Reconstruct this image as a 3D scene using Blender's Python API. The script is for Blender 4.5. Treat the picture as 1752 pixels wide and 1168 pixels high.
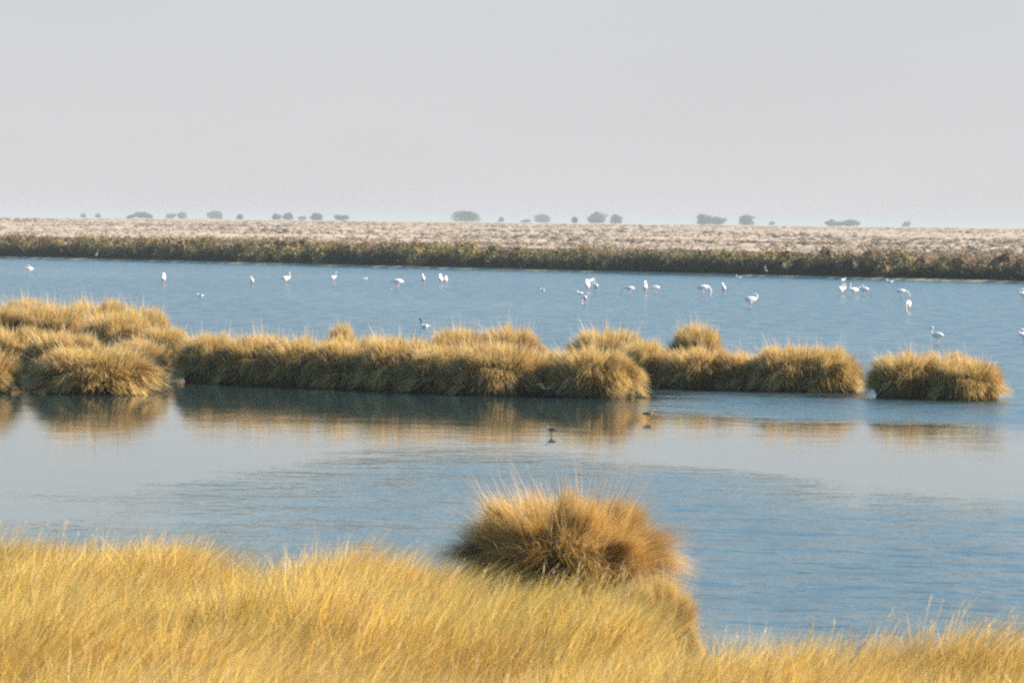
import bpy, bmesh, math, random
import numpy as np
from mathutils import Vector

for o in list(bpy.data.objects):
    bpy.data.objects.remove(o)
S = bpy.context.scene
COL = S.collection
R = math.radians

# ------------------------------------------------------------------ camera
W0, H0 = 1752.0, 1168.0
FPX = 7300.0                     # 150 mm on a 36 mm frame, in photograph pixels
CAMZ = 4.5
roll = math.atan(19.0 / 1752.0)
HOR = 379.0
pitch = math.atan((584.0 - HOR) / FPX)
Fw = np.array([0.0, math.cos(pitch), -math.sin(pitch)])
Rw = np.array([1.0, 0.0, 0.0])
Uw = np.cross(Rw, Fw)
Xc = math.cos(roll) * Rw + math.sin(roll) * Uw
Uc = -math.sin(roll) * Rw + math.cos(roll) * Uw
CAM = np.array([0.0, 0.0, CAMZ])

cd = bpy.data.cameras.new('camera')
cam = bpy.data.objects.new('camera', cd)
COL.objects.link(cam)
from mathutils import Matrix
cam.matrix_world = Matrix(((Xc[0], Uc[0], -Fw[0], CAM[0]),
                           (Xc[1], Uc[1], -Fw[1], CAM[1]),
                           (Xc[2], Uc[2], -Fw[2], CAM[2]),
                           (0, 0, 0, 1)))
cd.sensor_width = 36.0
cd.lens = FPX * 36.0 / W0
cd.clip_start = 1.0
cd.clip_end = 30000.0
cd.dof.use_dof = True
cd.dof.focus_distance = 130.0
cd.dof.aperture_fstop = 7.5
S.camera = cam


def ray(px, py):
    return Fw * FPX + (px - 876.0) * Xc - (py - 584.0) * Uc


def at(px, py, z=0.0):
    """the point of the level z seen at a place of the photograph"""
    d = ray(px, py)
    return CAM + d * ((z - CAMZ) / d[2])


def at_y(px, py, Y):
    """the point Y metres ahead seen at a place of the photograph"""
    d = ray(px, py)
    return CAM + d * (Y / d[1])


# ------------------------------------------------------------------ light
SUN_AZ = 84.0      # clockwise from straight ahead: from the right, a little behind the camera
SUN_EL = 27.0
sd = np.array([math.sin(R(SUN_AZ)) * math.cos(R(SUN_EL)),
               math.cos(R(SUN_AZ)) * math.cos(R(SUN_EL)), math.sin(R(SUN_EL))])
sl = bpy.data.lights.new('sun', 'SUN')
sl.energy = 5.0
sl.angle = R(0.5)
sl.color = (1.0, 0.86, 0.66)
so = bpy.data.objects.new('sun', sl)
COL.objects.link(so)
so.rotation_euler = Vector(sd).to_track_quat('Z', 'Y').to_euler()

wd = bpy.data.worlds.new("World")
S.world = wd
wd.use_nodes = True
wn, wl = wd.node_tree.nodes, wd.node_tree.links
wn.clear()
wo = wn.new('ShaderNodeOutputWorld')
bg = wn.new('ShaderNodeBackground')
sk = wn.new('ShaderNodeTexSky')
sk.sky_type = 'NISHITA'
sk.sun_disc = False
sk.sun_elevation = R(SUN_EL)
sk.sun_rotation = R(SUN_AZ)
sk.altitude = 0.0
sk.air_density = 1.0
sk.dust_density = 1.2
sk.ozone_density = 3.0
bg.inputs['Strength'].default_value = 0.052
# the dusty layer low over the horizon is a pale grey white, the sky above it blue
wtc = wn.new('ShaderNodeTexCoord')
wsp = wn.new('ShaderNodeSeparateXYZ')
wl.new(wtc.outputs['Generated'], wsp.inputs[0])
wab = wn.new('ShaderNodeMath'); wab.operation = 'ABSOLUTE'
wl.new(wsp.outputs[2], wab.inputs[0])
wcr = wn.new('ShaderNodeValToRGB')
wcr.color_ramp.interpolation = 'EASE'
wcr.color_ramp.elements[0].position = 0.03; wcr.color_ramp.elements[0].color = (1, 1, 1, 1)
wcr.color_ramp.elements[1].position = 0.30; wcr.color_ramp.elements[1].color = (0, 0, 0, 1)
wl.new(wab.outputs[0], wcr.inputs[0])
wpale = wn.new('ShaderNodeMixRGB')
wpale.inputs[1].default_value = (4.62, 4.52, 4.62, 1)
wpale.inputs[2].default_value = (4.25, 4.4, 4.5, 1)
wgr = wn.new('ShaderNodeMapRange'); wgr.inputs['From Min'].default_value = 0.01; wgr.inputs['From Max'].default_value = 0.06
wl.new(wab.outputs[0], wgr.inputs['Value']); wl.new(wgr.outputs[0], wpale.inputs[0])
wmx = wn.new('ShaderNodeMixRGB')
wl.new(wcr.outputs[0], wmx.inputs[0])
wti = wn.new('ShaderNodeMixRGB'); wti.blend_type = 'MULTIPLY'; wti.inputs[0].default_value = 1.0
wti.inputs[2].default_value = (1.20, 1.88, 1.95, 1)
wl.new(sk.outputs[0], wti.inputs[1])
wl.new(wti.outputs[0], wmx.inputs[1])
# faint unevenness of the haze, in long flat drifts
wmp = wn.new('ShaderNodeMapping'); wmp.inputs['Scale'].default_value = (5, 5, 22)
wnz = wn.new('ShaderNodeTexNoise'); wnz.inputs['Scale'].default_value = 1.6; wnz.inputs['Detail'].default_value = 3
wl.new(wtc.outputs['Generated'], wmp.inputs[0]); wl.new(wmp.outputs[0], wnz.inputs['Vector'])
wnr = wn.new('ShaderNodeMapRange'); wnr.inputs['To Min'].default_value = 0.94; wnr.inputs['To Max'].default_value = 1.06
wl.new(wnz.outputs['Fac'], wnr.inputs['Value'])
wvm = wn.new('ShaderNodeVectorMath'); wvm.operation = 'SCALE'
wl.new(wpale.outputs[0], wvm.inputs[0]); wl.new(wnr.outputs[0], wvm.inputs['Scale'])
wl.new(wvm.outputs[0], wmx.inputs[2])
wl.new(wmx.outputs[0], bg.inputs[0])
wl.new(bg.outputs[0], wo.inputs[0])

S.view_settings.view_transform = 'Standard'
S.view_settings.look = 'None'
S.view_settings.exposure = 1.53
S.view_settings.gamma = 1.0
S.cycles.max_bounces = 5
S.cycles.diffuse_bounces = 2
S.cycles.glossy_bounces = 3
S.cycles.transmission_bounces = 3
S.cycles.volume_bounces = 0
S.cycles.use_denoising = False
S.cycles.filter_width = 2.4
S.cycles.sample_clamp_indirect = 4.0

rng = np.random.default_rng(7)
random.seed(7)


# ------------------------------------------------------------------ helpers
def tag(o, label=None, cat=None, group=None, kind=None):
    if label: o['label'] = label
    if cat: o['category'] = cat
    if group: o['group'] = group
    if kind: o['kind'] = kind
    return o


def np_mesh(name, V, T, mats, C=None, mat_idx=None, smooth=False):
    """triangle mesh from arrays"""
    me = bpy.data.meshes.new(name)
    V = np.ascontiguousarray(V, dtype=np.float32)
    T = np.ascontiguousarray(T, dtype=np.int32)
    n = len(T)
    me.vertices.add(len(V))
    me.vertices.foreach_set('co', V.ravel())
    me.loops.add(n * 3)
    me.loops.foreach_set('vertex_index', T.ravel())
    me.polygons.add(n)
    me.polygons.foreach_set('loop_start', np.arange(0, n * 3, 3, dtype=np.int32))
    if mat_idx is not None:
        me.polygons.foreach_set('material_index', np.ascontiguousarray(mat_idx, dtype=np.int32))
    me.polygons.foreach_set('use_smooth', np.full(n, bool(smooth)))
    me.update(calc_edges=True)
    if C is not None:
        a = me.color_attributes.new('tint', 'FLOAT_COLOR', 'POINT')
        C4 = np.ones((len(V), 4), dtype=np.float32)
        C4[:, :3] = C
        a.data.foreach_set('color', C4.ravel())
    for m in mats:
        me.materials.append(m)
    return me


def link(name, me, parent=None):
    o = bpy.data.objects.new(name, me)
    COL.objects.link(o)
    if parent is not None:
        o.parent = parent
    return o


_lat = np.random.default_rng(99).random((256, 256))


def vnoise(x, y):
    xi = np.floor(x).astype(int); yi = np.floor(y).astype(int)
    fx = x - xi; fy = y - yi
    fx = fx * fx * (3 - 2 * fx); fy = fy * fy * (3 - 2 * fy)
    a = _lat[xi % 256, yi % 256]; b = _lat[(xi + 1) % 256, yi % 256]
    c = _lat[xi % 256, (yi + 1) % 256]; d = _lat[(xi + 1) % 256, (yi + 1) % 256]
    return (a * (1 - fx) + b * fx) * (1 - fy) + (c * (1 - fx) + d * fx) * fy


def fbm(x, y, o=3):
    s = 0; a = 0.5; t = 0
    for k in range(o):
        s = s + a * vnoise(x * 2 ** k + 17.3 * k, y * 2 ** k + 5.1 * k); t += a; a *= 0.5
    return s / t


def sstep(a, b, x):
    t = np.clip((x - a) / (b - a), 0, 1)
    return t * t * (3 - 2 * t)


def new_mat(name):
    m = bpy.data.materials.new(name)
    m.use_nodes = True
    n, l = m.node_tree.nodes, m.node_tree.links
    n.clear()
    out = n.new('ShaderNodeOutputMaterial')
    return m, n, l, out


def mat_blade(name, transl=0.35, gloss=0.12):
    """dry grass and leaves: their own tint, some light shining through"""
    m, n, l, out = new_mat(name)
    at_ = n.new('ShaderNodeAttribute'); at_.attribute_name = 'tint'
    p = n.new('ShaderNodeBsdfPrincipled')
    p.inputs['Roughness'].default_value = 0.55
    p.inputs['Specular IOR Level'].default_value = gloss
    t = n.new('ShaderNodeBsdfTranslucent')
    mx = n.new('ShaderNodeMixShader'); mx.inputs[0].default_value = transl
    l.new(at_.outputs['Color'], p.inputs['Base Color'])
    l.new(at_.outputs['Color'], t.inputs['Color'])
    l.new(p.outputs[0], mx.inputs[1]); l.new(t.outputs[0], mx.inputs[2])
    l.new(mx.outputs[0], out.inputs['Surface'])
    return m


def mat_noise(name, c1, c2, scale=3.0, rough=0.8, bump=0.0, stretch=(1, 1, 1), c3=None, spec=0.2):
    m, n, l, out = new_mat(name)
    tc = n.new('ShaderNodeTexCoord')
    mp = n.new('ShaderNodeMapping'); mp.inputs['Scale'].default_value = stretch
    nz = n.new('ShaderNodeTexNoise'); nz.inputs['Scale'].default_value = scale; nz.inputs['Detail'].default_value = 6
    cr = n.new('ShaderNodeValToRGB')
    cr.color_ramp.elements[0].position = 0.35; cr.color_ramp.elements[0].color = (*c1, 1)
    cr.color_ramp.elements[1].position = 0.65; cr.color_ramp.elements[1].color = (*c2, 1)
    if c3:
        e = cr.color_ramp.elements.new(0.5); e.color = (*c3, 1)
    p = n.new('ShaderNodeBsdfPrincipled')
    p.inputs['Roughness'].default_value = rough
    p.inputs['Specular IOR Level'].default_value = spec
    l.new(tc.outputs['Object'], mp.inputs[0]); l.new(mp.outputs[0], nz.inputs['Vector'])
    l.new(nz.outputs['Fac'], cr.inputs[0]); l.new(cr.outputs[0], p.inputs['Base Color'])
    if bump:
        b = n.new('ShaderNodeBump'); b.inputs['Strength'].default_value = bump; b.inputs['Distance'].default_value = 0.05
        l.new(nz.outputs['Fac'], b.inputs['Height']); l.new(b.outputs[0], p.inputs['Normal'])
    l.new(p.outputs[0], out.inputs['Surface'])
    return m


M_blade = mat_blade('dry_grass', 0.38)
M_leaf = mat_blade('leaves', 0.2)
M_thatch = mat_noise('thatch', (0.035, 0.022, 0.010), (0.09, 0.055, 0.022), 6.0, 0.95, stretch=(1, 1, 0.3))
M_soil = mat_noise('bank_soil', (0.14, 0.10, 0.055), (0.26, 0.19, 0.10), 1.3, 0.95, 0.4)
M_plain = mat_noise('plain_soil', (0.27, 0.20, 0.145), (0.43, 0.33, 0.25), 0.05, 0.95, 0.0, c3=(0.36, 0.27, 0.205))
M_mud = mat_noise('mud', (0.20, 0.17, 0.11), (0.32, 0.27, 0.18), 0.4, 0.7)
M_bark = mat_noise('bark', (0.06, 0.05, 0.04), (0.12, 0.10, 0.08), 2.0, 0.9)


# ------------------------------------------------------------------ water
SH_L = at(0, 441.5)[:2]          # far shoreline through two seen points
SH_R = at(1752, 484.5)[:2]
SH_D = (SH_R - SH_L) / np.linalg.norm(SH_R - SH_L)      # along the shore, towards the right
SH_N = np.array([-SH_D[1], SH_D[0]])
if SH_N[1] < 0: SH_N = -SH_N                            # away over the plain


def from_shore(u, v):
    return SH_L[0] + SH_D[0] * u + SH_N[0] * v, SH_L[1] + SH_D[1] * u + SH_N[1] * v


def blob(x, y, px, py, rxp, ryp):
    """soft patch on the water centred where the photo shows it, radii given as seen"""
    c = at(px, py)
    a = at(px + rxp, py)
    b = at(px, py - ryp)
    rx = abs(a[0] - c[0]); ry = abs(b[1] - c[1])
    q = ((x - c[0] - (y - c[1]) * (c[0] / c[1])) / rx) ** 2 + ((y - c[1]) / ry) ** 2
    return np.exp(-q * 0.9)


def water():
    ys = np.concatenate([np.linspace(-40, 30, 8), np.arange(31, 62, 0.35), np.arange(62, 140, 0.8), np.arange(140, 560, 6), np.linspace(570, 3000, 30)])
    ts = np.concatenate([-np.geomspace(2.0, 0.16, 12), np.linspace(-0.15, 0.15, 260), np.geomspace(0.16, 2.0, 12)])
    Y, Tt = np.meshgrid(ys, ts, indexing='ij')
    X = Tt * np.maximum(Y, 30)
    w = np.ones_like(X)
    # sheltered, glassy patches
    calm = 0
    for (px, py, rx, ry, a) in ((60, 715, 420, 70, 1.2), (250, 735, 260, 50, 1.0), (560, 705, 420, 36, 1.2), (820, 712, 300, 32, 1.0),
                                (1040, 708, 160, 38, 1.2), (1380, 765, 330, 34, 1.05), (1640, 800, 300, 62, 1.2), (1560, 738, 160, 18, 0.9),
                                (1180, 745, 200, 28, .8), (900, 735, 300, 20, .4), (0, 800, 250, 45, .55), (1260, 1090, 90, 40, 0.5), (120, 890, 300, 26, .4)):
        calm = calm + a * blob(X, Y, px, py, rx, ry)
    nz = 0.6 * (fbm(X * 0.22 + 9, Y * 0.10 + 3, 2) - 0.5) + 0.7 * (fbm(X * 0.30 + 40, Y * 1.1 + 3, 2) - 0.5) + 0.5 * (fbm(X * 1.1, Y * 0.35, 2) - .5)
    nz2 = fbm(X * 0.08 + 2, Y * 0.03 + 1, 3) - 0.5
    calm = sstep(-0.05, 1.25, calm + nz * 0.5)
    # a breeze line right in front of the right hand islets
    for (px, py, rx, ry, a) in ((1330, 697, 260, 11, 1.0), (1640, 706, 190, 11, 1.3), (1730, 660, 60, 45, 1.0)):
        calm = calm * (1 - np.clip(a * blob(X, Y, px, py, rx, ry) * 1.2, 0, 0.97))
    calm = np.where(Y > 135, 0.0, calm)
    w = (1 - calm) ** 1.6 * (1.0 + 0.5 * nz2) * (0.62 + 0.38 * sstep(-0.06, 0.05, Tt + 0.02 * nz) + 0.38 * sstep(100, 140, Y)).clip(0, 1)
    ny, nx = X.shape
    V = np.stack([X, Y, np.zeros_like(X)], -1).reshape(-1, 3)
    i = np.arange((ny - 1) * (nx - 1)); r = i // (nx - 1); c = i % (nx - 1)
    a = r * nx + c
    T = np.concatenate([np.stack([a, a + 1, a + nx + 1], -1), np.stack([a, a + nx + 1, a + nx], -1)])
    # material
    m, n, l, out = new_mat('lagoon_water')
    at_ = n.new('ShaderNodeAttribute'); at_.attribute_name = 'tint'
    sep = n.new('ShaderNodeSeparateColor')
    l.new(at_.outputs['Color'], sep.inputs[0])
    tc = n.new('ShaderNodeTexCoord')
    p = n.new('ShaderNodeBsdfPrincipled')
    p.inputs['Base Color'].default_value = (0.020, 0.042, 0.046, 1)
    p.inputs['IOR'].default_value = 1.48
    mr = n.new('ShaderNodeMapRange')
    mr.inputs['To Min'].default_value = 0.05; mr.inputs['To Max'].default_value = 0.235
    l.new(sep.outputs[0], mr.inputs['Value']); 
    dmp = n.new('ShaderNodeMapping'); dmp.inputs['Scale'].default_value = (1, 0.45, 1)
    dn = n.new('ShaderNodeTexNoise'); dn.inputs['Scale'].default_value = 0.9; dn.inputs['Detail'].default_value = 5; dn.inputs['Roughness'].default_value = .7
    l.new(tc.outputs['Object'], dmp.inputs[0]); l.new(dmp.outputs[0], dn.inputs['Vector'])
    dm = n.new('ShaderNodeMapRange'); dm.inputs['From Min'].default_value = .3; dm.inputs['From Max'].default_value = .7
    dm.inputs['To Min'].default_value = .5; dm.inputs['To Max'].default_value = 1.4
    l.new(dn.outputs['Fac'], dm.inputs['Value'])
    rm = n.new('ShaderNodeMath'); rm.operation = 'MULTIPLY'
    l.new(mr.outputs[0], rm.inputs[0]); l.new(dm.outputs[0], rm.inputs[1])
    l.new(rm.outputs[0], p.inputs['Roughness'])
    hs = []
    for sc, st, wgt in ((4.0, (0.9, 1, 1), 0.45), (1.5, (0.85, 1, 1), 1.0), (0.4, (0.7, 1, 1), 1.7)):
        mp = n.new('ShaderNodeMapping'); mp.inputs['Scale'].default_value = st
        nz_ = n.new('ShaderNodeTexNoise'); nz_.inputs['Scale'].default_value = sc; nz_.inputs['Detail'].default_value = 3
        l.new(tc.outputs['Object'], mp.inputs[0]); l.new(mp.outputs[0], nz_.inputs['Vector'])
        mu = n.new('ShaderNodeMath'); mu.operation = 'MULTIPLY'; mu.inputs[1].default_value = wgt
        l.new(nz_.outputs['Fac'], mu.inputs[0]); hs.append(mu)
    s1 = n.new('ShaderNodeMath'); s1.operation = 'ADD'
    s2 = n.new('ShaderNodeMath'); s2.operation = 'ADD'
    l.new(hs[0].outputs[0], s1.inputs[0]); l.new(hs[1].outputs[0], s1.inputs[1])
    l.new(s1.outputs[0], s2.inputs[0]); l.new(hs[2].outputs[0], s2.inputs[1])
    wm = n.new('ShaderNodeMath'); wm.operation = 'MULTIPLY'
    wr = n.new('ShaderNodeMapRange'); wr.inputs['To Min'].default_value = 0.03; wr.inputs['To Max'].default_value = 1.0
    l.new(sep.outputs[0], wr.inputs['Value'])
    s3 = n.new('ShaderNodeMath'); s3.operation = 'SUBTRACT'; s3.inputs[1].default_value = 1.575
    l.new(s2.outputs[0], s3.inputs[0])
    l.new(s3.outputs[0], wm.inputs[0]); l.new(wr.outputs[0], wm.inputs[1])
    b = n.new('ShaderNodeBump'); b.inputs['Strength'].default_value = 1.0; b.inputs['Distance'].default_value = 0.115
    l.new(wm.outputs[0], b.inputs['Height']); l.new(b.outputs[0], p.inputs['Normal'])
    l.new(p.outputs[0], out.inputs['Surface'])
    C = np.repeat(w.reshape(-1, 1), 3, 1)
    o = link('water', np_mesh('water', V, T, [m], C))
    tag(o, kind='structure', label='blue lagoon water, rippled far out and glassy beside the islets')


water()


# ------------------------------------------------------------------ terrain
def grid_mesh(name, X, Y, Z, mat):
    ny, nx = X.shape
    V = np.stack([X, Y, Z], -1).reshape(-1, 3)
    i = np.arange((ny - 1) * (nx - 1)); r = i // (nx - 1); c = i % (nx - 1)
    a = r * nx + c
    T = np.concatenate([np.stack([a, a + 1, a + nx + 1], -1), np.stack([a, a + nx + 1, a + nx], -1)])
    o = link(name, np_mesh(name, V, T, [mat], smooth=True))
    tag(o, kind='structure')
    return o


# lake bed sheet under everything
xs = np.linspace(-9000, 9000, 5)
X, Y = np.meshgrid(xs, np.linspace(-60, 12000, 5))
grid_mesh('ground', X, Y, np.full_like(X, -1.2), M_soil)


def plain_h(x, y, v):
    d = np.hypot(x, y)
    base = 0.14 * sstep(-0.5, 0.6, v) + 0.95 * sstep(1.5, 12, v)
    rise = 2.45 * sstep(380, 1500, d)
    nz = (fbm(x / 60, y / 110, 4) - 0.5) * 0.9 + (fbm(x / 14, y / 14, 2) - 0.5) * 0.25
    dunes = 0.5 * np.exp(-((v - 26) / 12) ** 2) * fbm(x / 25 + 3, y / 25, 2)
    far = sstep(1500, 2600, d)
    return np.where(v < 0, -0.9 * sstep(0, -4, v), base + rise + (nz + dunes) * sstep(3, 20, v) * (1 - 0.6 * sstep(900, 1500, d)) + 0.25 * far * (fbm(x / 200, 0 * x, 2) - 0.5))


us = np.concatenate([np.linspace(-9000, -1300, 60), np.arange(-1280, 260, 4.0), np.linspace(270, 2500, 40)])
vs = np.concatenate([[-6, -2, -0.6, -0.2, 0.2, 0.6, 1.0], np.geomspace(1.6, 4200, 210)])
Vv, Uu = np.meshgrid(vs, us, indexing='ij')
X, Y = from_shore(Uu, Vv)
grid_mesh('plain', X, Y, plain_h(X, Y, Vv), M_plain)
# mud strip at the water's edge
vs = np.array([-1.6, -0.8, -0.3, 0.0, 0.5, 1.2, 2.6])
Vv, Uu = np.meshgrid(vs, np.arange(-300, 260, 3.0), indexing='ij')
X, Y = from_shore(Uu, Vv)
grid_mesh('shore_mud', X, Y, plain_h(X, Y, Vv) + 0.03, M_mud)

# near bank: canopy outline as the photo shows it
OUT = np.array([(-400, 905), (0, 932), (250, 945), (400, 985), (560, 965), (700, 990), (790, 1012), (950, 1005), (1060, 1020), (1110, 1085),
                (1165, 1125), (1200, 1122), (1300, 1112), (1450, 1092), (1600, 1078), (1752, 1084), (2200, 1080)], float)
CAN = 1.05


def edge_dist(a):
    """distance at which the near bank ends, by direction (a = x / y)"""
    px = 876 + a * FPX
    py = np.interp(px, OUT[:, 0], OUT[:, 1]) - np.interp(px, [600, 950, 1200], [14, -8, 2])
    hor = HOR + (px - 876) * (19.0 / 1752)
    return (CAMZ - CAN) * FPX / (py - hor)


def bank_h(x, y):
    yy = np.maximum(y, 8.0)
    a = x / yy
    e = edge_dist(a)
    z = 0.45 * sstep(0.6, -1.6, yy - e) - 0.02 + (fbm(x * 0.6, y * 0.6, 2) - 0.5) * 0.6 * sstep(0.5, -2.5, yy - e)
    z = np.where(yy > e + 0.6, -0.02 - 0.5 * sstep(0.6, 6, yy - e), z)
    return z + 2.6 * sstep(22, 2, y)


ts = np.concatenate([np.linspace(-1.6, -0.2, 12), np.linspace(-0.18, 0.18, 120), np.linspace(0.2, 1.6, 12)])
ys = np.concatenate([np.linspace(-30, 16, 14), np.linspace(18, 54, 120)])
Yg, Tg = np.meshgrid(ys, ts, indexing='ij')
Xg = Tg * np.maximum(Yg, 18)
grid_mesh('near_bank', Xg, Yg, bank_h(Xg, Yg), M_soil)


# ------------------------------------------------------------------ blades
def blades(P0, P1, P2, w, C0, C1, side=None, seg=3):
    """ribbons along quadratic curves; returns V, T, C"""
    N = len(P0)
    if side is None:
        th = rng.random(N) * 2 * np.pi
        side = np.stack([np.cos(th), np.sin(th), 0 * th], -1)
    V = []; C = []
    for k in range(seg + 1):
        t = k / seg
        P = (1 - t) ** 2 * P0 + 2 * t * (1 - t) * P1 + t * t * P2
        c = C0 * (1 - t) + C1 * t
        if k < seg:
            ww = (w * (1 - 0.55 * t))[:, None] * side * 0.5
            V += [P - ww, P + ww]; C += [c, c]
        else:
            V.append(P); C.append(c)
    n = 2 * seg + 1
    V = np.stack(V, 1).reshape(-1, 3); C = np.stack(C, 1).reshape(-1, 3)
    b = (np.arange(N) * n)[:, None]
    tr = []
    for k in range(seg - 1):
        q = 2 * k
        tr += [[q, q + 1, q + 3], [q, q + 3, q + 2]]
    q = 2 * (seg - 1)
    tr.append([q, q + 1, q + 2])
    T = (b[:, :, None] + np.array(tr)[None]).reshape(-1, 3)
    return V, T, C


def dome(rx, ry, h, lump, seed, nu=28, nv=9):
    """lumpy half dome, rings from rim to top"""
    V = []; T = []
    for j in range(nv):
        e = (j / nv) * math.pi / 2
        for i in range(nu):
            p = 2 * math.pi * i / nu
            k = 1 + lump * (fbm(np.array([math.cos(p) * 2 + seed + e]), np.array([math.sin(p) * 2 + e * 1.7]), 2)[0] - 0.5)
            V.append((rx * math.cos(e) * math.cos(p) * k, ry * math.cos(e) * math.sin(p) * k, h * math.sin(e) * k))
    V.append((0, 0, h))
    top = len(V) - 1
    for j in range(nv - 1):
        for i in range(nu):
            a = j * nu + i; b = j * nu + (i + 1) % nu
            T += [(a, b, b + nu), (a, b + nu, a + nu)]
    for i in range(nu):
        a = (nv - 1) * nu + i; b = (nv - 1) * nu + (i + 1) % nu
        T.append((a, b, top))
    return np.array(V), np.array(T)


def tussock_mesh(name, n, seed, width, rx=1.0, h=1.0, fly=0.06, warm=0.0, k=120, jit=0.085, loosef=0.22, dr=(0.10, 0.5), spread=0.25, core=0.64):
    """a fountain of blades of unit radius rx and height h, over a core of dead thatch"""
    g = np.random.default_rng(seed)
    # a tussock is many sprays of blades with gaps between them
    pc = g.random(k) * 2 * np.pi
    ec = np.arcsin(np.clip(g.random(k) ** 0.9, 0, 1))
    cr = np.sqrt(g.random(k)) * (0.2 + spread) * rx
    cx, cy = cr * np.cos(pc), cr * np.sin(pc)
    kr = 1 + g.normal(0, 0.06, k)
    droop = g.uniform(dr[0], dr[1], k)
    pick = g.integers(0, k, n)
    loose = g.random(n) < loosef
    phi = np.where(loose, g.random(n) * 2 * np.pi, pc[pick] + g.normal(0, jit, n) / np.maximum(np.cos(ec[pick]), .35))
    e = np.where(loose, np.arcsin(g.random(n)), np.clip(ec[pick] + g.normal(0, jit, n), 0.0, 1.57))
    rj = kr[pick] * (1 + g.normal(0, 0.035, n))
    lump = 0.90 + 0.20 * fbm(np.cos(phi) * 2.2 + seed, np.sin(phi) * 2.2 + e * 1.5, 2)
    rr = np.minimum(rj * lump, 1.12)
    flyer = g.random(n) < fly
    rr = np.where(flyer, rr + g.random(n) ** 1.5 * (0.12 + 0.28 * np.sin(e)), rr)
    ce = np.cos(e) ** 0.88; se = np.sin(e) ** 0.9           # fuller than a half ball
    tip = np.stack([rx * rr * ce * np.cos(phi), rx * rr * ce * np.sin(phi), h * rr * se], -1)
    tip[:, 2] = np.maximum(tip[:, 2], 0.01)
    b0 = np.stack([cx[pick] * 0.55 + tip[:, 0] * spread, cy[pick] * 0.55 + tip[:, 1] * spread, np.zeros(n)], -1)
    b0[:, :2] += g.normal(0, 0.07 * rx, (n, 2))
    out = tip - b0
    P1 = b0 + out * np.array([0.42, 0.42, 0.5]) + np.stack([g.normal(0, .04 * rx, n), g.normal(0, .04 * rx, n),
                                                        h * (0.10 + droop[pick] * np.cos(e)) + g.normal(0, .04, n) * h], -1)
    th = np.arctan2(out[:, 1], out[:, 0]) + np.pi / 2 + g.normal(0, 0.7, n)
    side = np.stack([np.cos(th), np.sin(th), np.zeros(n)], -1)
    w = width * (0.7 + 0.6 * g.random(n))
    straw = np.array([0.75, 0.54, 0.22]); gold = np.array([0.62, 0.41, 0.12]); brown = np.array([0.30, 0.17, 0.055]); olive = np.array([0.26, 0.21, 0.075])
    sprayc = g.random(k)[pick]
    f = g.random(n) * 0.55 + sprayc * 0.45
    C1 = np.where((f < 0.38)[:, None], gold, np.where((f < 0.82)[:, None], straw, np.where((f < 0.92)[:, None], brown, olive)))
    C1 = C1 * ((0.8 + 0.4 * g.random(n)) * np.where(g.random(k) < .22, .66, 1.0)[pick])[:, None]
    C1 = np.where(flyer[:, None], np.array([0.66, 0.48, 0.30]), C1)
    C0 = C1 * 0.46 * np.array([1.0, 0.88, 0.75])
    C1 = C1 * np.array([1, 1 - 0.10 * warm, 1 - 0.3 * warm])
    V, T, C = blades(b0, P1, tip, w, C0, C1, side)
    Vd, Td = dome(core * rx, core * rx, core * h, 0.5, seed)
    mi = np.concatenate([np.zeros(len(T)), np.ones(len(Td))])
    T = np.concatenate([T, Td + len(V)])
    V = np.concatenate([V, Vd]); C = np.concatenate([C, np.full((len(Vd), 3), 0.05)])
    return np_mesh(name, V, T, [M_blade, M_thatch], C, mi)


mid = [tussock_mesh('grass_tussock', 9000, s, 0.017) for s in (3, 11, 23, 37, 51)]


def place_tussock(k, cx, by, hw, top, label, group, depth=0.9, name='grass_tussock', meshes=mid, z=0.0, shift=0.75):
    front = at(cx, by, z)
    s = front[1] / FPX
    rx = hw * s
    ry = rx * depth
    Yc = front[1] + ry * shift
    c = at_y(cx, by, Yc)
    zt = at_y(cx, top, Yc)[2]
    zt = z + (zt - z) * (1 + 0.04 * math.sin(cx * 1.7 + k))
    o = link(name, meshes[k % len(meshes)])
    o.location = (c[0], Yc, z - 0.03)
    o.rotation_euler = (0, 0, (k * 2.399) % 6.283)
    # meshes are one metre in radius and height
    rr = (rx + ry) / 2
    o.scale = (rr, rr, zt - z)
    if abs(depth - 1) > 0.3:
        o.rotation_euler = (0, 0, 0 if k % 2 else math.pi); o.scale = (rx, ry, zt - z)
    tag(o, label, 'grass tussock', group)
    return o


G1 = 'grass tussocks of the left islet'
G2 = 'grass tussocks along the middle islet'
G3 = 'grass tussocks of the right islets'
T_ = place_tussock
T_(0, 165, 675, 140, 588, 'broad golden tussock at the left islet waterline, its blades fanning out over the water', G1, 0.8)
T_(1, -45, 673, 95, 585, 'waterline tussock cut by the left edge of the photo, a dark gap at its foot', G1)
T_(2, 235, 652, 75, 578, 'low rounded tussock just behind the right shoulder of the broad fanning tussock', G1)
T_(3, 110, 640, 95, 566, 'pale tussock right behind the middle of the broad fanning waterline tussock', G1)
T_(4, 20, 634, 95, 558, 'tussock in the middle tier of the left islet near the left edge', G1)
T_(0, 285, 628, 60, 560, 'small tussock forming the right tip of the left islet', G1)
T_(1, 205, 618, 95, 530, 'mid-tier tussock below the darker brown crown on the left islet', G1)
T_(2, 90, 606, 100, 518, 'tall tussock making the highest crest of the left islet', G1)
T_(3, -20, 604, 105, 517, 'tussock on the crest of the left islet cut by the left photo edge', G1)
T_(4, 165, 596, 90, 514, 'rearmost tussock of the left islet seen over its crest', G1)
T_(0, 245, 606, 62, 527, 'browner tussock at the back right of the left islet above its sloping end', G1)
T_(2, 45, 588, 80, 511, 'far tussock behind the crest of the left islet towards the left edge', G1)

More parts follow.
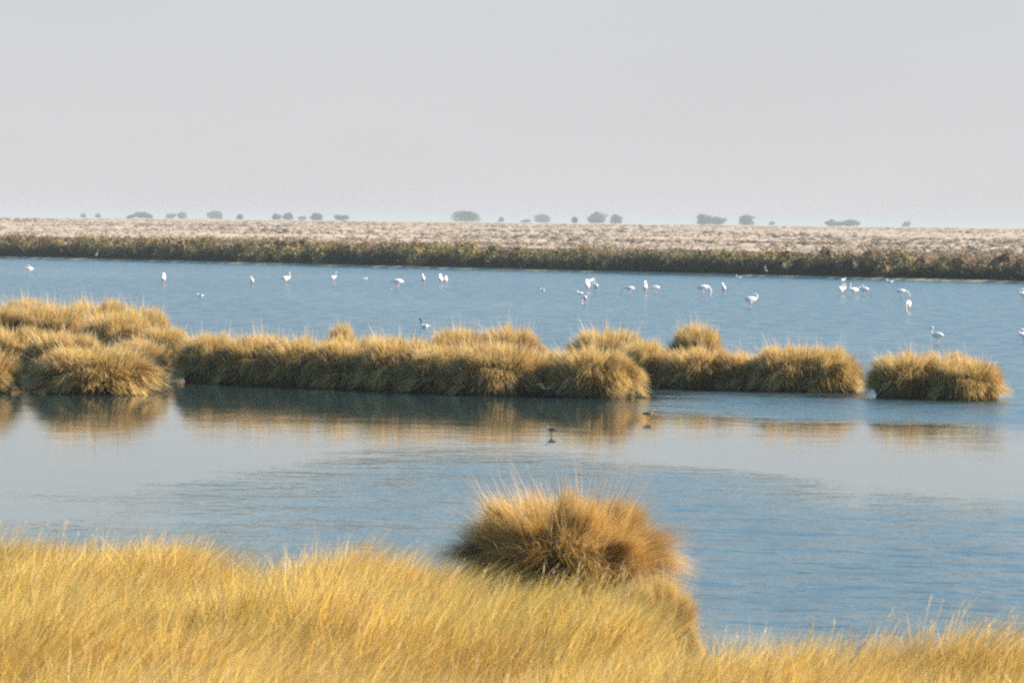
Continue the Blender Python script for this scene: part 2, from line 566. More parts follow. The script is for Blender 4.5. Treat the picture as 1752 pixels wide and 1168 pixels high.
T_(1, 362, 655, 78, 570, 'leftmost shaded tussock of the long middle islet, touching the left islet', G2)
T_(2, 445, 658, 103, 568, 'second shaded tussock from the left on the long middle islet', G2)
T_(3, 525, 661, 103, 572, 'third shaded tussock from the left, in front of the small round tuft', G2)
T_(4, 605, 665, 103, 577, 'fourth shaded tussock from the left on the long middle islet', G2)
T_(0, 685, 669, 97, 579, 'fifth tussock from the left on the middle islet, in front of the dark-necked bird', G2)
T_(1, 765, 673, 97, 590, 'sixth tussock from the left on the middle islet, left of the tussock beside the duck', G2)
T_(2, 850, 677, 108, 588, 'tussock just left of the duck at the foot of the middle islet', G2)
T_(3, 1015, 681, 98, 590, 'brightly lit pale tussock ending the front row of the middle islet, right of the duck', G2)
T_(4, 932, 676, 58, 594, 'shaded tussock directly behind the duck', G2)
T_(1, 585, 630, 34, 553, 'small round tuft poking up behind the middle islet front row', G2)
T_(4, 655, 640, 50, 572, 'low tussock between the small round tuft and the dark-necked bird', G2)
T_(2, 785, 640, 84, 558, 'left one of two high back-row tussocks on the middle islet right of the dark-necked bird', G2)
T_(3, 870, 640, 76, 551, 'right and higher one of two back-row tussocks on the middle islet', G2)
T_(0, 1040, 646, 92, 564, 'back-row tussock with a pointed top behind the brightly lit end tussock', G2)
T_(1, 1104, 662, 62, 578, 'tussock sloping down to the gap right of the brightly lit end tussock', G2)
T_(2, 1190, 634, 62, 557, 'tall bristly tussock behind the gap between the middle and right islets', G2)

T_(3, 1200, 666, 92, 592, 'leftmost shaded tussock of the first right islet', G3)
T_(4, 1290, 668, 97, 597, 'dark low tussock in the middle of the first right islet', G3)
T_(0, 1350, 671, 84, 592, 'shaded tussock left of the sunlit end of the first right islet', G3)
T_(1, 1414, 672, 76, 588, 'sunlit rounded tussock ending the first right islet', G3)
T_(3, 1558, 682, 98, 598, 'left and higher tussock of the separate rightmost islet', G3)
T_(2, 1652, 685, 88, 614, 'sunlit right tussock of the separate rightmost islet', G3)
T_(4, 1612, 677, 80, 598, 'middle tussock behind the other two on the separate rightmost islet', G3)

# near tussock, standing in the water just past the bank, and the darker one in front of it
near = [tussock_mesh('big_tussock', 30000, 77, 0.0066, warm=0.75, fly=0.08, k=150, jit=0.06, loosef=0.12, dr=(0.06, 0.42), spread=0.13, core=0.5),
        tussock_mesh('big_tussock', 20000, 91, 0.0066, warm=0.4, k=110, jit=0.06, loosef=0.15, dr=(0.06, 0.42), spread=0.15, core=0.5)]
GN = 'large tussocks beside the near bank'
T_(0, 962, 1042, 252, 842, 'largest brown-gold tussock standing in the water at the edge of the near bank', GN, meshes=near)
T_(1, 1124, 1136, 90, 986, 'smaller brown tussock leaning over the water at the right shoulder of the near bank', GN, meshes=near)


# ------------------------------------------------------------------ near meadow
def meadow():
    g = rng
    # tuft centres spread evenly over the bank
    nt = 4300
    a = g.uniform(-0.165, 0.165, nt * 3)
    d = np.sqrt(g.uniform(23.0 ** 2, 47.5 ** 2, nt * 3))
    ok = d < edge_dist(a) + 0.15 + g.normal(0, 0.12, nt * 3)
    a, d = a[ok][:nt], d[ok][:nt]
    nt = len(a)
    tx, ty = a * d, d
    per = 84
    N = nt * per
    k = np.repeat(np.arange(nt), per)
    hn = fbm(tx * 0.55 + 3, ty * 0.55 + 8, 3)
    hh = (0.50 + 0.66 * hn + 0.13 * g.normal(0, 1, nt).clip(-1.5, 1.5))[k] * (0.72 + 0.36 * g.random(N))
    sp = g.normal(0, 0.085, (N, 2))
    x = tx[k] + sp[:, 0]; y = ty[k] + sp[:, 1]
    z = bank_h(x, y)
    lean = (0.28 + 0.55 * fbm(tx * 0.4 + 31, ty * 0.4 + 2, 2))[k] + g.normal(0, 0.13, N)
    az = (g.normal(0, 0.55, nt) + 0.7 * (fbm(tx * .3, ty * .3 + 50, 2) - .5))[k] + g.normal(0, 0.45, N)
    lx, ly = np.cos(az) * lean, np.sin(az) * lean
    P0 = np.stack([x, y, z - 0.02], -1)
    P1 = P0 + np.stack([lx * hh * 0.22 + sp[:, 0] * .8, ly * hh * 0.22 + sp[:, 1] * .8, hh * 0.62], -1)
    P2 = P0 + np.stack([lx * hh * 0.95 + sp[:, 0] * 2.3, ly * hh * 0.95 + sp[:, 1] * 2.3, hh * (1.0 - 0.22 * lean)], -1)
    straw = np.array([0.90, 0.65, 0.25]); gold = np.array([0.88, 0.56, 0.12]); olive = np.array([0.46, 0.38, 0.08]); pale = np.array([0.74, 0.56, 0.30]); brown = np.array([0.36, 0.2, 0.06])
    f = g.random(N)
    patch = (fbm(tx * 0.5 + 70, ty * 0.28 + 4, 3) + g.normal(0, 0.07, nt))[k]
    C1 = np.where((f < 0.42)[:, None], gold, np.where((f < 0.82)[:, None], straw, np.where((f < 0.9)[:, None], pale, brown)))
    C1 = np.where(((patch > 0.57) & (g.random(N) < 0.38))[:, None], olive, C1)
    C1 = C1 * (0.8 + 0.35 * g.random(N))[:, None]
    C1 = C1 * (np.where(g.random(N) < .15, 0.55, 1.0) * np.where(g.random(nt) < .2, .78, 1.03)[k])[:, None]
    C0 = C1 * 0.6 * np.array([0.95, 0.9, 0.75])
    w = 0.0062 * (0.6 + 0.7 * g.random(N) + 1.1 * (g.random(N) < .09))
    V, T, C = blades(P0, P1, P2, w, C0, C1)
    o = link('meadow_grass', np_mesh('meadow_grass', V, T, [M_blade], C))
    tag(o, 'dense windblown golden grass covering the near bank', 'grass', kind='stuff')
    # tall thin flowering stalks with feathery heads
    N = 650
    a = g.uniform(-0.15, 0.15, N * 3); e = edge_dist(a)
    d = np.where(g.random(N * 3) < 0.6, e - np.abs(g.normal(0, 1.6, N * 3)), g.uniform(26, 44, N * 3))
    ok = d < e
    a, d = a[ok][:N], d[ok][:N]; N = len(a)
    x, y = a * d, d
    hh = g.uniform(0.68, 1.02, N)
    lean = g.uniform(0.15, 0.75, N); az = g.normal(0, 0.5, N)
    P0 = np.stack([x, y, bank_h(x, y)], -1)
    P1 = P0 + np.stack([np.cos(az) * lean * hh * 0.2, np.sin(az) * lean * hh * .2, hh * 0.6], -1)
    P2 = P0 + np.stack([np.cos(az) * lean * hh * 0.75, np.sin(az) * lean * hh * .75, hh * (1 - .12 * lean)], -1)
    c = np.tile(np.array([0.66, 0.50, 0.28]), (N, 1)) * g.uniform(.85, 1.15, N)[:, None]
    V1, T1, C1 = blades(P0, P1, P2, np.full(N, 0.0055), c * .7, c)
    V = [V1]; T = [T1]; C = [C1]; off = len(V1)
    # heads: short barbs near the tip
    nb = 10
    kk = np.repeat(np.arange(N), nb)
    t = g.uniform(0.8, 1.0, len(kk))[:, None]
    Q = (1 - t) ** 2 * P0[kk] + 2 * t * (1 - t) * P1[kk] + t * t * P2[kk]
    dr = (P2 - P1)[kk]; dr = dr / np.linalg.norm(dr, axis=1)[:, None]
    Q2 = Q + dr * 0.05 + g.normal(0, 0.012, (len(kk), 3))
    V2, T2, C2 = blades(Q, (Q + Q2) / 2 + g.normal(0, .003, Q.shape), Q2, np.full(len(kk), 0.006), c[kk], c[kk] * 1.1, seg=2)
    V.append(V2); T.append(T2 + off); C.append(C2)
    o = link('grass_stalks', np_mesh('grass_stalks', np.concatenate(V), np.concatenate(T), [M_blade], np.minimum(np.concatenate(C), .8)))
    tag(o, 'thin pale flowering stalks rising above the near grass', 'grass', kind='stuff')


meadow()


# ------------------------------------------------------------------ scrub on the far shore and plain
def leafy(cx, cy, cz, r, h, n, size, col, g):
    """leaf-sized triangles through dome-shaped bushes; arrays in, arrays out"""
    nb = len(cx); k = np.repeat(np.arange(nb), n); N = len(k)
    th = g.random(N) * 2 * np.pi; e = np.arcsin(g.random(N)); q = 0.70 + 0.36 * g.random(N)
    lum = 0.8 + 0.4 * vnoise(np.cos(th) * 2 + k * 3.7, e * 2 + np.sin(th) * 2)
    q = q * lum
    P = np.stack([cx[k] + r[k] * q * np.cos(e) * np.cos(th), cy[k] + r[k] * q * np.cos(e) * np.sin(th), cz[k] + h[k] * q * np.sin(e)], -1)
    s = (size[k] if np.ndim(size) else size) * (0.6 + 0.8 * g.random(N))
    A = g.normal(0, 1, (N, 3)); A /= np.linalg.norm(A, axis=1)[:, None]
    B = g.normal(0, 1, (N, 3)); B -= A * (A * B).sum(1)[:, None]; B /= np.linalg.norm(B, axis=1)[:, None]
    s = s[:, None]
    V = np.stack([P - A * s * .5, P + A * s * .5 + B * s * .2, P + B * s * .9], 1).reshape(-1, 3)
    T = np.arange(N * 3).reshape(-1, 3)
    C = np.repeat(col[k] * (0.7 + 0.6 * g.random(N))[:, None], 3, 0)
    return V, T, C


def cores(cx, cy, cz, r, h, col):
    """low-poly dark twiggy centres"""
    nu = 7
    ring = []
    for e, s in ((-0.1, .78), (0.55, .66), (1.1, .34)):
        for i in range(nu):
            p = 2 * np.pi * (i + .5 * (e > .3)) / nu
            ring.append((np.cos(p) * s, np.sin(p) * s, max(math.sin(e), -.1) * .74))
    ring.append((0, 0, .76)); ring = np.array(ring)
    tr = []
    for j in range(2):
        for i in range(nu):
            a = j * nu + i; b = j * nu + (i + 1) % nu
            tr += [(a, b, b + nu), (a, b + nu, a + nu)]
    for i in range(nu):
        tr.append((2 * nu + i, 2 * nu + (i + 1) % nu, 3 * nu))
    tr = np.array(tr)
    nb = len(cx)
    V = ring[None] * np.stack([r, r, h], -1)[:, None] + np.stack([cx, cy, cz], -1)[:, None]
    T = tr[None] + (np.arange(nb) * len(ring))[:, None, None]
    return V.reshape(-1, 3), T.reshape(-1, 3), np.repeat(col, len(ring), 0)


def join(parts):
    V = []; T = []; C = []; off = 0
    for v, t, c in parts:
        V.append(v); T.append(t + off); C.append(c); off += len(v)
    return np.concatenate(V), np.concatenate(T), np.concatenate(C)


def scrub():
    g = np.random.default_rng(5)
    # tall shore bushes
    n = 1500
    u = g.uniform(-60, 250, n); v = 1.6 + g.random(n) ** 1.3 * 9.0
    front = g.random(n) < 0.4
    v = np.where(front, 1.5 + g.random(n) * 1.2, v)
    clump = fbm(u / 9 + 4, v / 9, 2)
    h = 0.55 + 1.3 * clump + 0.45 * g.random(n)
    r = 0.7 + 0.7 * g.random(n)
    x, y = from_shore(u, v)
    z = plain_h(x, y, v) - 0.05
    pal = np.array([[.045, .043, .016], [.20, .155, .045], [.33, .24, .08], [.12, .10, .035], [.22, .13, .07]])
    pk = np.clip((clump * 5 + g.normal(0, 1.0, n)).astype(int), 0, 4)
    pk = np.where(v < 3.2, np.where(g.random(n) < .12, pk, 0), pk)  # shaded bank face painted in: front row mostly near-black
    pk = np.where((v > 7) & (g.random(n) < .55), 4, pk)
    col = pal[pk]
    # lower rust and brown shrubs thinning out over the first metres of the plain
    n2 = 1100
    u2 = g.uniform(-60, 250, n2); v2 = 9 + g.random(n2) ** 1.6 * 34
    x2, y2 = from_shore(u2, v2)
    c2 = np.array([[.20, .13, .07], [.26, .17, .09], [.15, .12, .05], [.30, .21, .12]])[g.integers(0, 4, n2)]
    x = np.concatenate([x, x2]); y = np.concatenate([y, y2]); z = np.concatenate([z, plain_h(x2, y2, v2) - .05])
    h = np.concatenate([h, .3 + .5 * g.random(n2)]); r = np.concatenate([r, .6 + .9 * g.random(n2)]); col = np.concatenate([col, c2])
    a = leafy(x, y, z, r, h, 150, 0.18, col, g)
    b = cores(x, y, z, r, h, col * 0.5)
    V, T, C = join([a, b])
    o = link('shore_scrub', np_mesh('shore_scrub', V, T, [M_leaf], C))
    tag(o, 'dense olive and rust coloured scrub lining the far shore', 'scrub', kind='stuff')

    # low dry plants over the plain
    n = 26000
    a_ = g.uniform(-0.19, 0.17, n); d = 360 * np.exp(g.random(n) * math.log(1700 / 360.))
    x = a_ * d; y = d
    rel = np.stack([x - SH_L[0], y - SH_L[1]], -1)
    v = rel @ SH_N
    dens = fbm(x / 30 + 7, y / 60, 3)
    ok = (v > 9) & (g.random(n) < 0.35 + 1.1 * sstep(.35, .6, dens)) 
    x, y, v, dens = x[ok], y[ok], v[ok], dens[ok]; n = len(x)
    z = plain_h(x, y, v) - 0.04
    pal = np.array([[.36, .275, .20], [.33, .25, .18], [.27, .195, .14], [.16, .12, .085], [.38, .295, .22]])
    p = g.random(n) + (dens - .5) * 1.2
    pk = np.where(p < .3, 0, np.where(p < .55, 4, np.where(p < .78, 1, np.where(p < .98, 2, 3))))
    near_ = (g.random(n) < .8 * (1 - sstep(14, 60, v)))
    pk = np.where(near_, np.where(g.random(n) < .5, 2, 3), pk)
    col = pal[pk]
    h = 0.12 + 0.26 * g.random(n) ** 2 + 0.25 * (pk == 3) + 0.25 * near_; r = h * (1.2 + g.random(n))
    h = np.where(y > 1100, h * 0.8, h)
    a = leafy(x, y, z, r, h, 16, 0.20, col, g)
    b = cores(x, y, z, r * .95, h * .95, col)
    V, T, C = join([a, b])
    o = link('plain_scrub', np_mesh('plain_scrub', V, T, [M_leaf], C))
    tag(o, 'low dry pinkish plants scattered over the flat plain', 'scrub', kind='stuff')


scrub()


# ------------------------------------------------------------------ trees on the horizon
def tube_bm(bm, pts, radii, n=7):
    rings = []
    for i, p in enumerate(pts):
        p = Vector(p)
        q = Vector(pts[min(i + 1, len(pts) - 1)]) - Vector(pts[max(i - 1, 0)])
        q.normalize()
        a = q.orthogonal().normalized(); b = q.cross(a)
        rings.append([bm.verts.new(p + (a * math.cos(2 * math.pi * k / n) + b * math.sin(2 * math.pi * k / n)) * radii[i]) for k in range(n)])
    for i in range(len(rings) - 1):
        for k in range(n):
            bm.faces.new((rings[i][k], rings[i][(k + 1) % n], rings[i + 1][(k + 1) % n], rings[i + 1][k]))
    bm.faces.new(rings[0][::-1]); bm.faces.new(rings[-1])


def tree(cx, wpx, top, base, label, seed, Y=1750.0, dense=1.0):
    g = np.random.default_rng(seed)
    s = Y / FPX
    w = wpx * s; zt = at_y(cx, top, Y)[2]; p = at_y(cx, base, Y)
    zg = float(plain_h(np.array([p[0]]), np.array([Y]), np.array([900.0]))[0])
    h = max(zt - zg, 1.5) * 1.1
    root = bpy.data.objects.new('tree', None); COL.objects.link(root)
    root.location = (p[0], Y, zg)
    tag(root, label, 'tree', 'trees scattered along the horizon')
    # trunk and limbs
    bm = bmesh.new()
    lean = g.normal(0, .05) * h
    tube_bm(bm, [(0, 0, -.2), (lean * .4, 0, h * .25), (lean, 0, h * .5)], [h * .06, h * .045, h * .03])
    nl = 5
    tips = []
    for k in range(nl):
        an = 2 * math.pi * (k + g.random() * .6) / nl
        q = (lean + math.cos(an) * w * .3, math.sin(an) * w * .3, h * (.6 + .15 * g.random()))
        tube_bm(bm, [(lean * .6, 0, h * .33), ((lean + q[0]) / 2, q[1] / 2, h * .5), q], [h * .025, h * .018, h * .008], 5)
        tips.append(q)
    me = bpy.data.meshes.new('trunk'); bm.to_mesh(me); bm.free(); me.materials.append(M_bark)
    link('trunk', me, root)
    # crown: leaf clumps gathered on several boughs
    nc = int(10 + wpx * .45)
    th = g.random(nc) * 2 * np.pi; rr = np.sqrt(g.random(nc)) * .72
    cxs = np.cos(th) * rr * w * .5 + lean; cys = np.sin(th) * rr * w * .5
    rad = np.maximum(w * .5, .6) * (.24 + .22 * g.random(nc))
    hfall = np.sqrt(np.clip(1 - (rr * 1.05) ** 2, .12, 1))
    hcl = h * (.20 + .14 * g.random(nc))
    lo = h * (.12 * g.random(nc))
    hz = lo + (np.maximum(h * (.40 + .60 * hfall) - hcl - lo, 0)) * g.random(nc) ** .95
    nl = int(90 * dense)
    col = np.tile(np.array([.045, .062, .030]), (nc, 1)) * g.uniform(.7, 1.4, nc)[:, None]
    a = leafy(cxs, cys, hz, rad, hcl, nl, .5 * Y / 2300, col, g)
    b = leafy(cxs, cys, hz + hcl * .1, rad * .9, -hcl * .6, nl // 2, .5 * Y / 2300, col * .9, g)
    V, T, C = join([a, b])
    link('crown', np_mesh('crown', V, T, [M_leaf], C), root)
    return root


HT = [
    (143, 9, 366, 'tiny faint bush-like tree, leftmost on the horizon'),
    (168, 9, 364, 'tiny thin tree, second from the left on the horizon'),
    (222, 14, 367, 'small tree joined to the left side of the wide flat tree near the left'),
    (243, 36, 362, 'wide flat-topped tree, first broad one from the left on the horizon'),
    (293, 18, 366, 'smaller left one of a pair of faint trees left of the dark round tree'),
    (313, 21, 363, 'larger right one of a pair of faint trees left of the dark round tree'),
    (365, 29, 360, 'dark domed tree standing alone between the faint pair and a small open tree'),
    (409, 15, 367, 'small open tree just right of the dark domed tree'),
    (471, 17, 366, 'narrow tree leading a row of five on the left half of the horizon'),
    (492, 23, 364, 'rounded tree second in the row of five on the left half of the horizon'),
    (518, 14, 370, 'faint low tree in the middle of the row of five'),
    (542, 25, 365, 'rounded tree fourth in the row of five on the left half of the horizon'),
    (585, 25, 367, 'rounded tree ending the row of five, before the long bare gap'),
    (795, 60, 361, 'largest umbrella-shaped tree near the centre of the horizon'),
    (857, 11, 372, 'tiny tree just right of the largest umbrella-shaped tree'),
    (899, 20, 376, 'low bush left of the pale rounded tree right of centre'),
    (927, 34, 367, 'pale rounded tree between the umbrella-shaped tree and the bluish pair'),
    (982, 13, 371, 'small slim tree just left of the bluish pair'),
    (1023, 38, 364, 'big left tree of the touching bluish pair right of centre'),
    (1054, 24, 368, 'smaller right tree of the touching bluish pair'),
    (1206, 34, 366, 'higher left part tree of the long wedge-shaped pair on the right'),
    (1230, 30, 371, 'lower right tree of the long wedge-shaped pair on the right'),
    (1278, 29, 368, 'round ball-shaped tree standing alone right of the wedge-shaped pair'),
    (1321, 10, 379, 'tiny bush-like tree right of the ball-shaped tree'),
    (1423, 24, 376, 'left tree of the low long pair far right on the horizon'),
    (1453, 42, 376, 'wide low right tree of the low long pair far right on the horizon'),
    (1551, 15, 377, 'small faint tree, rightmost on the horizon'),
]
for i, (cx, w, top, lab) in enumerate(HT):
    base = 373 + (cx - 0) * (17.5 / 1752)
    faint = any(k in lab for k in ('faint', 'tiny', 'pale'))
    tree(cx, w, top, base, lab, 100 + i, 5200.0 if faint else 4300.0 - (i % 3) * 120)


# ------------------------------------------------------------------ birds
def solid(name, c, rough=0.6, var=0.1):
    return mat_noise(name, tuple(v * (1 - var) for v in c), tuple(min(v * (1 + var), .9) for v in c), 14.0, rough)


M_white = solid('white_pink_feathers', (.82, .70, .66), .7)
M_pink = solid('pink_skin', (.62, .28, .24), .5)
M_dark = solid('dark_horn', (.02, .018, .018), .4)
M_gull = solid('white_feathers', (.80, .80, .80), .7)
M_grey = solid('grey_feathers', (.30, .32, .34), .7)
M_brown = solid('brown_feathers', (.11, .075, .045), .7)
M_black = solid('black_feathers', (.02, .022, .022), .6)
M_cream = solid('cream_feathers', (.40, .27, .13), .7)
M_orange = solid('orange_bill', (.55, .20, .05), .4)


def skin_mesh(name, nodes, edges, mats, pick, sub=2):
    """one continuous surface grown round a skeleton; nodes: (x, y, z, rx, ry)"""
    me = bpy.data.meshes.new('tmp')
    me.from_pydata([n[:3] for n in nodes], edges, [])
    o = bpy.data.objects.new('tmp', me); COL.objects.link(o)
    sm = o.modifiers.new('s', 'SKIN')
    sv = me.skin_vertices[0].data
    for i, n in enumerate(nodes):
        sv[i].radius = (n[3], n[4] if len(n) > 4 else n[3])
        sv[i].use_root = (i == 0)
    ss = o.modifiers.new('u', 'SUBSURF'); ss.levels = sub; ss.render_levels = sub
    dg = bpy.context.evaluated_depsgraph_get(); dg.update()
    out = bpy.data.meshes.new_from_object(o.evaluated_get(dg))
    bpy.data.objects.remove(o)
    out.name = name
    out.materials.clear()
    for m in mats: out.materials.append(m)
    for p in out.polygons:
        p.material_index = pick(p.center)
        p.use_smooth = True
    return out


def flamingo(pose):
    body = [(0.0, 0, .50, .15, .17), (-.17, 0, .50, .10, .12), (-.31, 0, .46, .03, .04), (.15, 0, .51, .10, .12), (.23, 0, .53, .05, .055)]
    E = [(0, 1), (1, 2), (0, 3), (3, 4)]
    if pose == 'feeding':
        neck = [(.33, 0, .48, .034), (.39, 0, .32, .030), (.37, 0, .16, .028), (.33, 0, .07, .038), (.28, 0, .03, .022), (.25, 0, .0, .010)]
        tip = lambda c: c.x > .2 and c.z < .045
    elif pose == 'upright':
        neck = [(.31, 0, .62, .034), (.29, 0, .75, .028), (.25, 0, .87, .026), (.28, 0, .98, .028), (.34, 0, 1.0, .040), (.40, 0, .96, .024), (.41, 0, .91, .010)]
        tip = lambda c: c.x > .385
    elif pose == 'alert':
        neck = [(.29, 0, .62, .036), (.24, 0, .72, .030), (.20, 0, .80, .028), (.25, 0, .86, .038), (.31, 0, .84, .022), (.33, 0, .80, .010)]
        tip = lambda c: c.x > .30 and c.z > .75
    elif pose == 'preening':
        neck = [(.30, 0, .62, .036), (.26, 0, .73, .030), (.16, .03, .76, .028), (.06, .05, .72, .038), (.0, .06, .68, .022), (-.03, .06, .66, .012)]
        tip = lambda c: c.x < 0.0 and c.z > .70
    else:  # stooping: neck lowered forward in a long slope
        neck = [(.34, 0, .50, .036), (.44, 0, .40, .030), (.52, 0, .27, .028), (.55, 0, .16, .036), (.53, 0, .09, .022), (.50, 0, .05, .010)]
        tip = lambda c: c.x > .45 and c.z < .10
    n0 = len(body)
    nodes = body + neck
    E.append((4, n0))
    E += [(n0 + i, n0 + i + 1) for i in range(len(neck) - 1)]
    for s in (-1, 1):
        k = len(nodes)
        nodes += [(-.01, s * .06, .36, .040), (-.02 + s * .015, s * .06, .20, .016), (.0 + s * .04, s * .06, -.12, .013)]
        E += [(0, k), (k, k + 1), (k + 1, k + 2)]
    pick = lambda c: 2 if tip(c) else (1 if (c.z < .30 and abs(c.x) < .12) else 0)
    return skin_mesh('flamingo_' + pose, nodes, E, [M_white, M_pink, M_dark], pick)


FM = {p: flamingo(p) for p in ('feeding', 'upright', 'alert', 'preening', 'stooping')}
GF = 'flamingos wading in the far water'
# x, foot y, pose, heading (0 right, 180 left, 90 away), scale, label
FL = [
    (50, 469, 'preening', 200, .95, 'flamingo farthest left, alone near the left photo edge'),
    (280, 486, 'preening', 80, 1.0, 'flamingo standing alone above the right slope of the left islet'),
    (431, 490, 'preening', 100, .9, 'smaller flamingo left of the one with its neck raised beyond the middle islet'),
    (489, 487, 'alert', 20, 1.0, 'flamingo with its neck raised over its back, left of the slender upright one'),
    (570, 482, 'upright', 30, .72, 'slender flamingo with its head held upright, second neck-raised one from the left'),
    (680, 495, 'feeding', 185, 1.15, 'flamingo bent down feeding, just left of three close together'),
    (724, 486, 'preening', 95, .95, 'left flamingo of three close together above the dark-necked bird'),
    (754, 487, 'preening', 250, 1.0, 'middle flamingo of three close together above the dark-necked bird'),
    (763, 487, 'preening', 80, .85, 'right flamingo of three close together, touching the middle one'),
    (1005, 499, 'preening', 250, 1.05, 'left flamingo of the cluster right of centre, with a gull above it'),
    (1019, 500, 'alert', 110, .95, 'right flamingo of the cluster right of centre, neck up'),
    (1000, 520, 'feeding', 110, .8, 'flamingo just below the cluster right of centre, nearer to the islets'),
    (1077, 504, 'stooping', 180, .9, 'flamingo stooping to the left, left of the close feeding pair'),
    (1104, 502, 'preening', 80, 1.05, 'taller left flamingo of the close feeding pair right of centre'),
    (1121, 502, 'stooping', 180, .85, 'flamingo reaching left with its lowered neck, right one of the close feeding pair'),
    (1203, 506, 'feeding', 0, 1.15, 'flamingo feeding with its neck curved down on its right, left of an upright oval one'),
    (1238, 504, 'preening', 95, 1.0, 'oval compact flamingo right of the one with its curved neck down'),
    (1285, 527, 'preening', 10, 1.05, 'flamingo standing lower and alone right of the two curved and oval ones'),
    (1440, 505, 'preening', 30, .95, 'left flamingo of the row of three on the right, below a tiny gull'),
    (1461, 507, 'alert', 200, .95, 'middle flamingo of the row of three on the right'),
    (1478, 506, 'preening', 170, .95, 'right flamingo of the row of three on the right'),
    (1542, 509, 'stooping', 0, .9, 'flamingo alone right of the row of three'),
    (1554, 533, 'feeding', 250, 1.0, 'flamingo below and nearer than the lone one on the right'),
    (1603, 588, 'alert', 160, .75, 'nearest flamingo, just behind the rightmost islet'),
    (1752, 515, 'preening', 200, 1.0, 'upper flamingo cut by the right photo edge'),
    (1752, 587, 'preening', 200, .75, 'lower flamingo cut by the right photo edge'),
]
for (px, py, pose, hd, sc, lab) in FL:
    p = at(px, py)
    o = link('flamingo', FM[pose])
    o.location = (p[0], p[1], -.09 * sc); o.rotation_euler = (0, 0, R(hd)); o.scale = (sc * 1.1, sc * 1.1, sc * 1.1)
    tag(o, lab, 'flamingo', GF)


def gull_mesh():
    nodes = [(0, 0, .09, .085, .095), (-.14, 0, .10, .05, .05), (-.26, 0, .13, .015, .02), (.11, 0, .11, .06, .06), (.17, 0, .19, .035, .035), (.20, 0, .23, .042, .042), (.25, 0, .225, .016, .016), (.29, 0, .215, .006, .006)]
    return skin_mesh('gull', nodes, [(i, i + 1) for i in (0, 1)] + [(0, 3), (3, 4), (4, 5), (5, 6), (6, 7)], [M_gull, M_grey, M_orange],
                     lambda c: 2 if c.x > .245 else (1 if (c.z > .15 and c.x < .04) else 0))


GM = gull_mesh()
for (px, py, hd, sc, lab) in [
    (624, 479, 0, 1.0, 'white gull floating between the slender upright flamingo and the bent feeding one'),
    (929, 498, 150, .9, 'small white gull floating alone between the flamingo trio and the central cluster'),
    (1010, 482, 30, 1.2, 'white gull floating just above the flamingo cluster right of centre'),
    (992, 503, 200, .9, 'faint gull floating lower left of the flamingo cluster right of centre'),
    (343, 508, 180, .9, 'low pale gull floating in the water beyond the right end of the left islet'),
    (1264, 476.5, 170, 1.1, 'gull at the edge of the mud strip, left of two others on the far shore'),
    (1442, 480.5, 20, 1.1, 'gull near the mud strip above the row of three flamingos'),
    (1522, 484, 180, 1.3, 'white gull floating near the far shore, above and left of the lone flamingo'),
]:
    p = at(px, py)
    o = link('gull', GM); o.location = (p[0], p[1], -.01); o.rotation_euler = (0, 0, R(hd)); o.scale = (sc,) * 3
    tag(o, lab, 'gull', 'gulls resting on the water')

# egret on the far mud
nodes = [(0, 0, .42, .07, .08), (-.12, 0, .36, .035, .04), (.08, 0, .50, .04, .04), (.11, 0, .62, .02, .02), (.07, 0, .74, .017, .017), (.11, 0, .82, .026, .026), (.19, 0, .81, .007, .007),
         (0, .03, .24, .012, .012), (0.01, .03, .0, .010, .010), (0, -.03, .24, .012, .012), (.03, -.03, .0, .010, .010)]
EG = skin_mesh('egret', nodes, [(0, 1), (0, 2), (2, 3), (3, 4), (4, 5), (5, 6), (0, 7), (7, 8), (0, 9), (9, 10)], [M_gull, M_dark], lambda c: 1 if (c.z < .28 or c.x > .15) else 0)
for (px, py, hd, lab) in [(1375, 473.5, 180, 'slim white egret standing on the far mud before dark scrub, right half of the photo'),
                          (203, 445.5, 0, 'thin white egret standing upright on the far mud above the left islet')]:
    p = at(px, py)
    x, y = p[0], p[1]
    v = (x - SH_L[0]) * SH_N[0] + (y - SH_L[1]) * SH_N[1]
    x, y = x + SH_N[0] * (0.5 - v), y + SH_N[1] * (0.5 - v)
    o = link('egret', EG); o.location = (x, y, .12); o.rotation_euler = (0, 0, R(hd))
    tag(o, lab, 'egret', 'egrets on the far mud')

# dark-necked, white-bodied water bird
nodes = [(0, 0, .10, .11, .11), (-.18, 0, .10, .06, .06), (-.30, 0, .13, .02, .02), (.14, 0, .13, .07, .07), (.20, 0, .26, .04, .04), (.21, 0, .40, .037, .037), (.23, 0, .47, .050, .050), (.31, 0, .46, .015, .015), (.37, 0, .45, .008, .008)]
me = skin_mesh('duck_mesh', nodes, [(0, 1), (1, 2), (0, 3), (3, 4), (4, 5), (5, 6), (6, 7), (7, 8)], [M_gull, M_black], lambda c: 1 if (c.z > .22) else 0)
p = at(727, 561)
o = link('duck', me); o.location = (p[0], p[1], -.02); o.rotation_euler = (0, 0, R(172)); o.scale = (.8, .8, .85)
tag(o, 'white-bodied duck with a raised black neck, swimming behind the middle islet', 'duck')

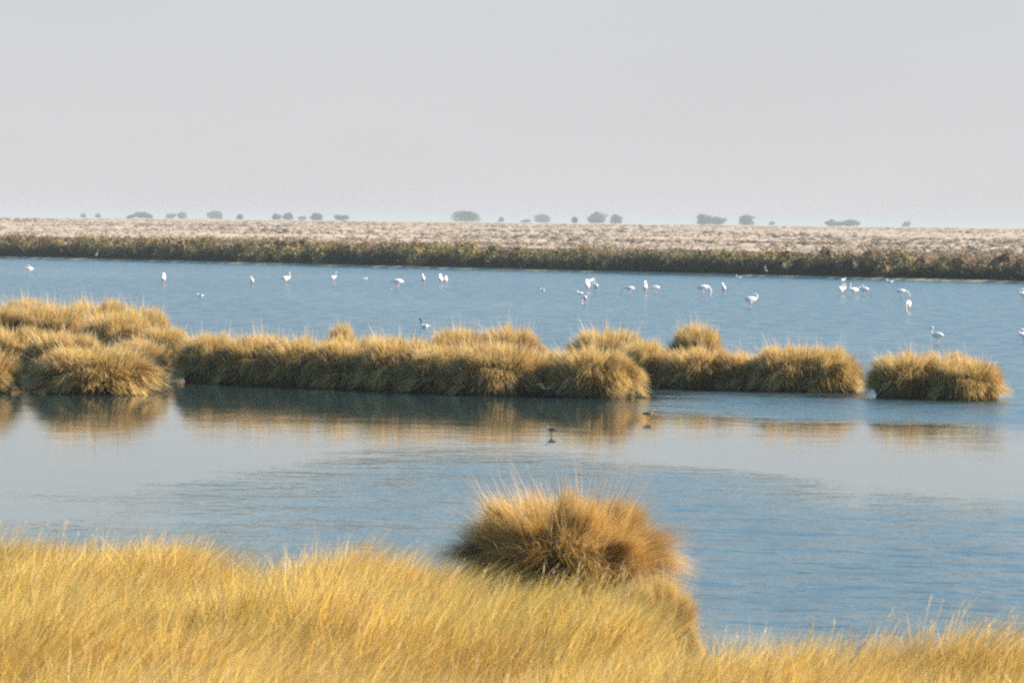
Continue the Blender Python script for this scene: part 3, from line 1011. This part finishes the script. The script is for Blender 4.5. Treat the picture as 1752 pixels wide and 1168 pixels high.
# brown duck resting at the foot of the islet
nodes = [(0, 0, .11, .11, .11), (-.16, 0, .11, .06, .07), (-.26, 0, .14, .02, .02), (.12, 0, .14, .07, .07), (.17, 0, .24, .04, .04), (.20, 0, .30, .052, .05), (.27, 0, .29, .024, .02), (.32, 0, .28, .018, .008)]
me = skin_mesh('mallard_mesh', nodes, [(0, 1), (1, 2), (0, 3), (3, 4), (4, 5), (5, 6), (6, 7)], [M_black, M_cream, M_orange],
               lambda c: 2 if c.x > .245 else (1 if c.z > .2 or c.x < -.14 or c.z > .19 else 0))
p = at(941, 678)
o = link('duck', me); o.location = (p[0], p[1] - .25, -.02); o.rotation_euler = (0, 0, R(183)); o.scale = (1.15,) * 3
tag(o, 'dark duck with a pale head and orange bill at the foot of the middle islet', 'duck')


def wader(name, rot, px, py, sc, label, mats):
    nodes = [(0, 0, .16, .050, .052), (-.09, 0, .155, .028, .028), (-.15, 0, .15, .008, .008), (.06, 0, .17, .036, .036), (.095, 0, .21, .02, .02), (.115, 0, .235, .026, .026), (.15, 0, .232, .007, .007), (.21, 0, .225, .004, .004),
             (0, .018, .10, .009, .009), (.0, .018, -.03, .006, .006), (-.01, -.018, .10, .009, .009), (-.03, -.018, -.03, .006, .006)]
    me = skin_mesh('wader_mesh', nodes, [(0, 1), (1, 2), (0, 3), (3, 4), (4, 5), (5, 6), (6, 7), (0, 8), (8, 9), (0, 10), (10, 11)], mats,
                   lambda c: 2 if (c.x > .135 or c.z < .10) else (1 if (c.x > .06 or c.z < .135) else 0))
    p = at(px, py)
    o = link(name, me); o.location = (p[0], p[1], 0); o.rotation_euler = (0, 0, R(rot)); o.scale = (sc,) * 3
    tag(o, label, 'wader', 'small waders in the calm shallows')


wader('wader', 8, 1109, 719, 1.0, 'brown wader with a pale chest in the shallows right of the brightly lit tussock', [M_brown, M_cream, M_orange])
wader('wader', 160, 943, 745, .8, 'small dark wader alone in the shallows, nearer than the other', [M_brown, M_grey, M_dark])

# ------------------------------------------------------------------ haze: thin even air over the whole place
bm = bmesh.new()
bmesh.ops.create_cube(bm, size=1.0)
me = bpy.data.meshes.new('haze'); bm.to_mesh(me); bm.free()
hz = link('haze', me)
hz.scale = (19000, 12400, 14.0)
hz.location = (0, 6100, 4.8)
m, n, l, out = new_mat('haze')
pv = n.new('ShaderNodeVolumePrincipled')
pv.inputs['Color'].default_value = (0.52, 0.57, 0.61, 1)
pv.inputs['Density'].default_value = 0.00016
pv.inputs['Anisotropy'].default_value = 0.0
l.new(pv.outputs[0], out.inputs['Volume'])
me.materials.append(m)
tag(hz, kind='stuff', label='thin pale haze in the air', cat='haze')
